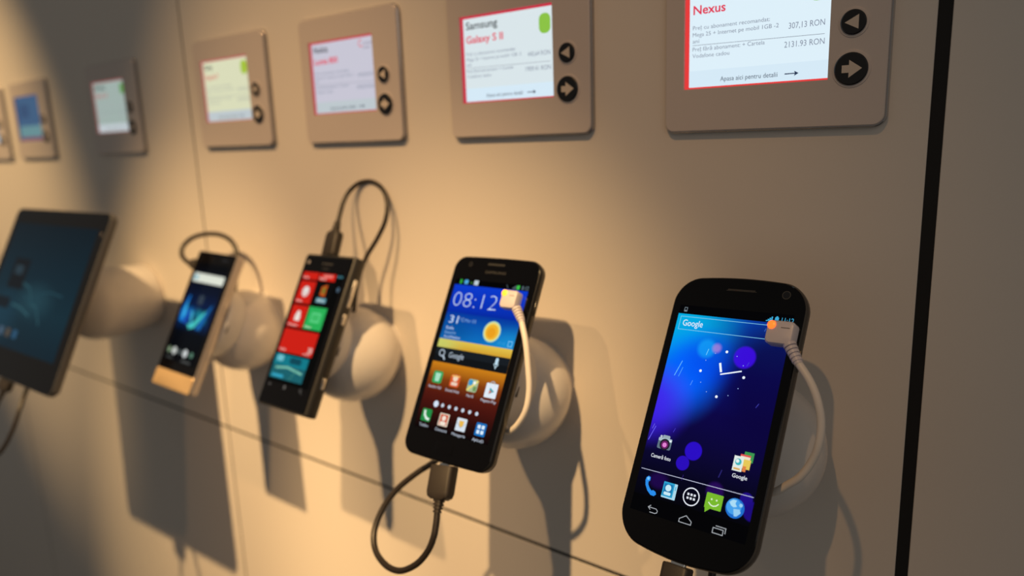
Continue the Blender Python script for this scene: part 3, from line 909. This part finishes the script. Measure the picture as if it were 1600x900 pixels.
tile(-24.2, 1.0, -4.8, 17.8, red_, lambda g: g.rect(-17.6, 6, -11.2, 10.8, em(235, 225, 215), r=.8).disc(-14.4, 11.4, 2.4, em(235, 225, 215)).text('Marketplace', -23, 2.0, 1.7, wt, width=12))
tile(-3.6, 1.2, 17.4, 18.0, em(40, 175, 85), lambda g: g.rect(1.5, 6.5, 12.5, 14, em(90, 205, 130)).rect(3, 8, 11, 12.5, em(60, 185, 100)).text('Mesaje', -2.5, 2.2, 1.7, wt, width=8))
tile(-24.6, -18.2, 17.2, -0.6, red_, lambda g: g.text('28', 10.4, -15.8, 4.2, wt, width=5).text('vineri', 6, -17.4, 1.2, wt, width=8).text('Calendar', -23, -17.0, 1.7, wt, width=8))
tile(-24.8, -37.6, 15.6, -19.8, em(25, 95, 105), lambda g: g.rect(-24.8, -27.5, 15.6, -19.8, em(15, 120, 135)).rect(-22, -25, -14, -20.5, em(110, 190, 205), r=1.5).rect(-6, -25.5, 8, -21, em(10, 70, 85), r=1.5).line([(-20, -30), (-6, -28.5), (12, -31)], 1.6, em(120, 190, 170)).rect(-22, -36.6, -8, -34.4, em(50, 160, 190)).line([(0, -37), (6, -28)], .8, em(60, 130, 120)))
Flat(0.34).ring(22.3, 32.6, 1.6, .35, em(110, 140, 165)).line([(21.5, 32.6), (23.2, 32.6)], .4, em(110, 140, 165)).build('status_icon', S3)
Flat(0.34).rect(17.5, 41.2, 19.0, 43.0, em(70, 130, 150)).rect(20.0, 41.3, 23.4, 42.9, em(60, 110, 120)).build('status_icon', S3)
ik = em(95, 90, 85)
Flat(0.3).line([(-19, -42.6), (-22, -42.6), (-20.8, -41.6)], .5, ik).line([(-22, -42.6), (-20.8, -43.6)], .5, ik).build('touch_key', t)
Flat(0.3).rect(-3.6, -43.8, -1.0, -41.2, ik).build('touch_key', t)
Flat(0.3).ring(16.6, -42.0, 1.3, .4, ik).line([(17.4, -43.0), (18.6, -44.2)], .5, ik).build('touch_key', t)
ball_mount('white ball mount behind the smartphone with red tiles', F3, 11.4, -438.8, padr=30.0)
c = placed(F3, 'charging_cable', 'black cable arching above the smartphone with red tiles and curling behind it', 'cable', 'black charging cables')
usb_plug(c, dir_m((-9.6, 58.35, -6.6), (-0.14, 1, 0)), L=21, w=14.5, d=7.5, boot=9)
cord([(-13.9, 88.0, -6.8), (-15.6, 96, -7.4), (-17.0, 104, -8), (-15.6, 113.4, -9), (-7.4, 121.0, -10), (4.8, 122.7, -12), (17.1, 117.1, -14), (24.8, 106.4, -16), (26.3, 93.4, -18), (21.2, 80.3, -20), (13.0, 66.3, -22), (9, 54, -24), (6, 38, -28), (4, 22, -34)], 1.75, M_RUB, c)

# ================================================================== fourth phone (silver, chin coloured as warm-lit)
F4 = phone_frame((-596.0, 315.2, -144.5), (-0.491, 0.016, 0.004))
t = thing('smartphone', 'silver sided smartphone with black screen, blue wave picture and warm-lit chin', 'smartphone', 'display smartphones', F4)
slab('body_shell', 59.5, 122, 2.6, [(-10.5, 4.0), (-9.6, 1.8), (-7.5, 0.4), (-5.0, 0), (-1.2, 0.0), (-0.5, 0.3)], M_SILVER, t)
slab('front_glass', 58.6, 107.4, 1.6, [(-0.6, 0), (-0.1, 0.0), (0.1, 0.3)], M_GLASS, t, cy=6.8, ang=20)
slab('chin', 59.2, 14.6, 1.4, [(-0.6, 0), (-0.1, 0.1), (0.25, 0.6)], pbr('warm_lit_chin', (0.70, 0.50, 0.28, 1), .35, metal=.6), t, cy=-53.6)['label'] = 'bottom chin with warm light in its colour'  # silver chin; gold tone of the warm lamps put into its colour
box('side_button', (29.2, 8, -7.5), (30.3, 22, -5), M_SILVER, t, .4)
box('side_button', (29.2, -30, -7.5), (30.3, -22, -5), M_SILVER, t, .4)
WP4 = wallpaper('wave_picture', [(-42, (3, 3, 5)), (-12, (4, 8, 16)), (-4, (4, 30, 70)), (14, (6, 24, 60)), (24, (6, 16, 38)), (46, (3, 5, 9))],
    [(-14, 4, 16, 8, 10, (20, 110, 190), .8, .8), (8, 3, 14, 7, -20, (30, 150, 170), .7, .8)])
s = Flat(0.12).rect(-24.9, -38.5, 24.9, 50, WP4)
S4 = s.build('screen', t, 'screen with blue wave picture')
Flat(0.16).rect(-23.6, 32.6, 23.6, 40.6, em(222, 226, 212), r=.8).rect(-22.5, 34.4, -16, 38.8, em(150, 190, 200)).build('search_box', S4)
g = Flat(0.16)
g.poly([(-22, -4), (-24, 6), (-18.5, 20), (-17, 20), (-17.5, 7), (-11, 3), (-10, -5)], em(20, 110, 200)).poly([(-20, -2), (-20, 8), (-17.8, 15), (-16, 2)], em(60, 180, 225))
g.poly([(-8, -5), (-1, -4), (14, 10), (13, 6), (4, -7), (-3, -9)], em(70, 195, 190)).poly([(-9, 6), (-3, -6), (-1, -4), (-5, 7)], em(60, 170, 200))
g.poly([(6, -8), (14, -8), (21, 16), (17, 12)], em(20, 95, 165)).poly([(-16, -4), (-9, -6), (-7, 4), (-12, 8)], em(25, 70, 160))
g.build('wave_art', S4)
Flat(0.16).rect(-3.5, 13.5, 4.0, 21.5, em(50, 62, 75), r=1).text('PLAY', -3, 8.5, 2.4, em(50, 80, 110), width=7).build('app_icon', S4)
for x, c_, k in ((-20.6, (130, 150, 120), 2.6), (-12.4, (200, 205, 200), 3.3), (-4, (110, 120, 120), 1.8), (5.0, (205, 210, 210), 3.4), (15.0, (90, 130, 110), 2.4)):
    Flat(0.16).disc(x, -29.6, k, em(*c_)).build('app_icon', S4)
Flat(0.16).rect(-22, -36.6, -11, -35.4, em(70, 72, 70)).build('icon_caption', S4)
Flat(0.16).rect(3, -37.2, 17, -35.8, em(80, 82, 80)).build('icon_caption', S4)
Flat(0.12).text('SONY', 15.5, 53.6, 2.4, em(60, 60, 62), width=9, align='C').build('maker_print', t)
ball_mount('white ball mount behind the silver smartphone with warm-lit chin', F4, 10.5, -598.5, by=362, bz=-165)
c = placed(F4, 'charging_cable', 'black cable looping over the top of the silver smartphone with warm-lit chin', 'cable', 'black charging cables')
usb_plug(c, dir_m((-29.9, 48.0, -5.2), (-1, 0.04, 0)), L=13, w=10, d=6.5, boot=7)
cord([(-49.6, 48.8, -5.2), (-56.0, 50.4, -5.2), (-67.1, 55.0, -6), (-72.2, 63.8, -7), (-64.4, 73.8, -9), (-46.2, 79.5, -11), (-27.3, 80.5, -14), (-11.7, 75.7, -17), (-2.2, 64.9, -20), (0, 52, -23), (0, 36, -27), (0, 20, -32)], 2.1, M_RUB, c)

# ================================================================== tablet at the left
F5 = phone_frame((-793.5, 263.0, -131.2), (-0.46, -0.01, 0.01)) @ Matrix.Scale(0.929, 4)
t = thing('tablet_computer', 'large dark tablet with dim teal screen, at the left edge', 'tablet', None, F5)
slab('back_case', 226, 180, 8, [(-9.5, 5.0), (-8.6, 2.0), (-6.0, 0.3), (-3.8, 0)], M_GREY, t)
slab('side_band', 227, 181.4, 8.6, [(-6.5, 0.6), (-5.5, 0), (-1.4, 0), (-0.5, 0.3), (-0.3, 0.8)], M_GREY, t)
slab('front_glass', 225.4, 179.8, 8, [(-0.8, 0), (-0.2, 0), (0.0, 0.4)], M_GLASS, t, ang=20)
WP5 = wallpaper('teal_wallpaper', [(-61, (6, 30, 42)), (-20, (8, 40, 52)), (20, (4, 32, 44)), (73, (2, 20, 30))],
    [(10, -8, 60, 26, 0, (34, 74, 86), .5, .9), (-60, -30, 60, 40, 0, (18, 58, 76), .6, .9)])
s = Flat(0.02).rect(-101, -61, 98, 73.5, WP5)
S5 = s.build('screen', t, 'dim teal screen')
Flat(.06).rect(-70, 0.5, -30, 34, em(10, 16, 22)).rect(-62, 16, -42, 26, em(36, 54, 64)).build('clock_widget', S5)
Flat(.06).rect(-96, -22, -48, -10, em(12, 22, 30)).build('widget', S5)
Flat(.06).line([(-30, 8), (-10, 4), (5, -12), (20, -14), (38, -30)], 2.5, em(34, 72, 82)).line([(-20, -4), (0, -10), (18, 0), (40, 4), (70, 2)], 2.0, em(24, 60, 72)).line([(-40, -16), (-16, -18), (8, -24)], 2.5, em(40, 80, 90)).build('map_lines', S5)
for x, c_ in ((-80, (90, 50, 50)), (-62, (50, 60, 90)), (-44, (70, 90, 110)), (-26, (80, 70, 60)), (-8, (40, 80, 110))):
    Flat(.06).rect(x - 5, -50, x + 5, -41, em(*c_), r=1.5).build('app_icon', S5)
Flat(0.02).disc(105.5, 68.5, 1.8, pbr('camera_ring', (0.5, 0.4, 0.3, 1), .3, metal=.8)).disc(105.5, 68.5, 1.1, pbr('lens_black', (0, 0, 0, 1))).build('front_camera', t)
ball_mount('white long-necked ball mount behind the tablet', F5, 9.5, -812, by=328.0, bz=-158, R=37, slot=False)
c = placed(F5, 'charging_cable', 'black cable hanging from the bottom edge of the tablet', 'cable', 'black charging cables')
usb_plug(c, dir_m((0.0, -90.9, -5.0), (-0.03, -1, 0)), L=12, w=24, d=7, boot=6)
cord([(-1, -108, -5), (-4, -118, -5), (-7, -137, -7), (-4, -158, -9), (12, -168, -10), (30, -156, -10), (38, -134, -10), (35, -112, -11), (24, -94, -16), (10, -76, -26), (0, -52, -40)], 2.1, M_RUB, c)
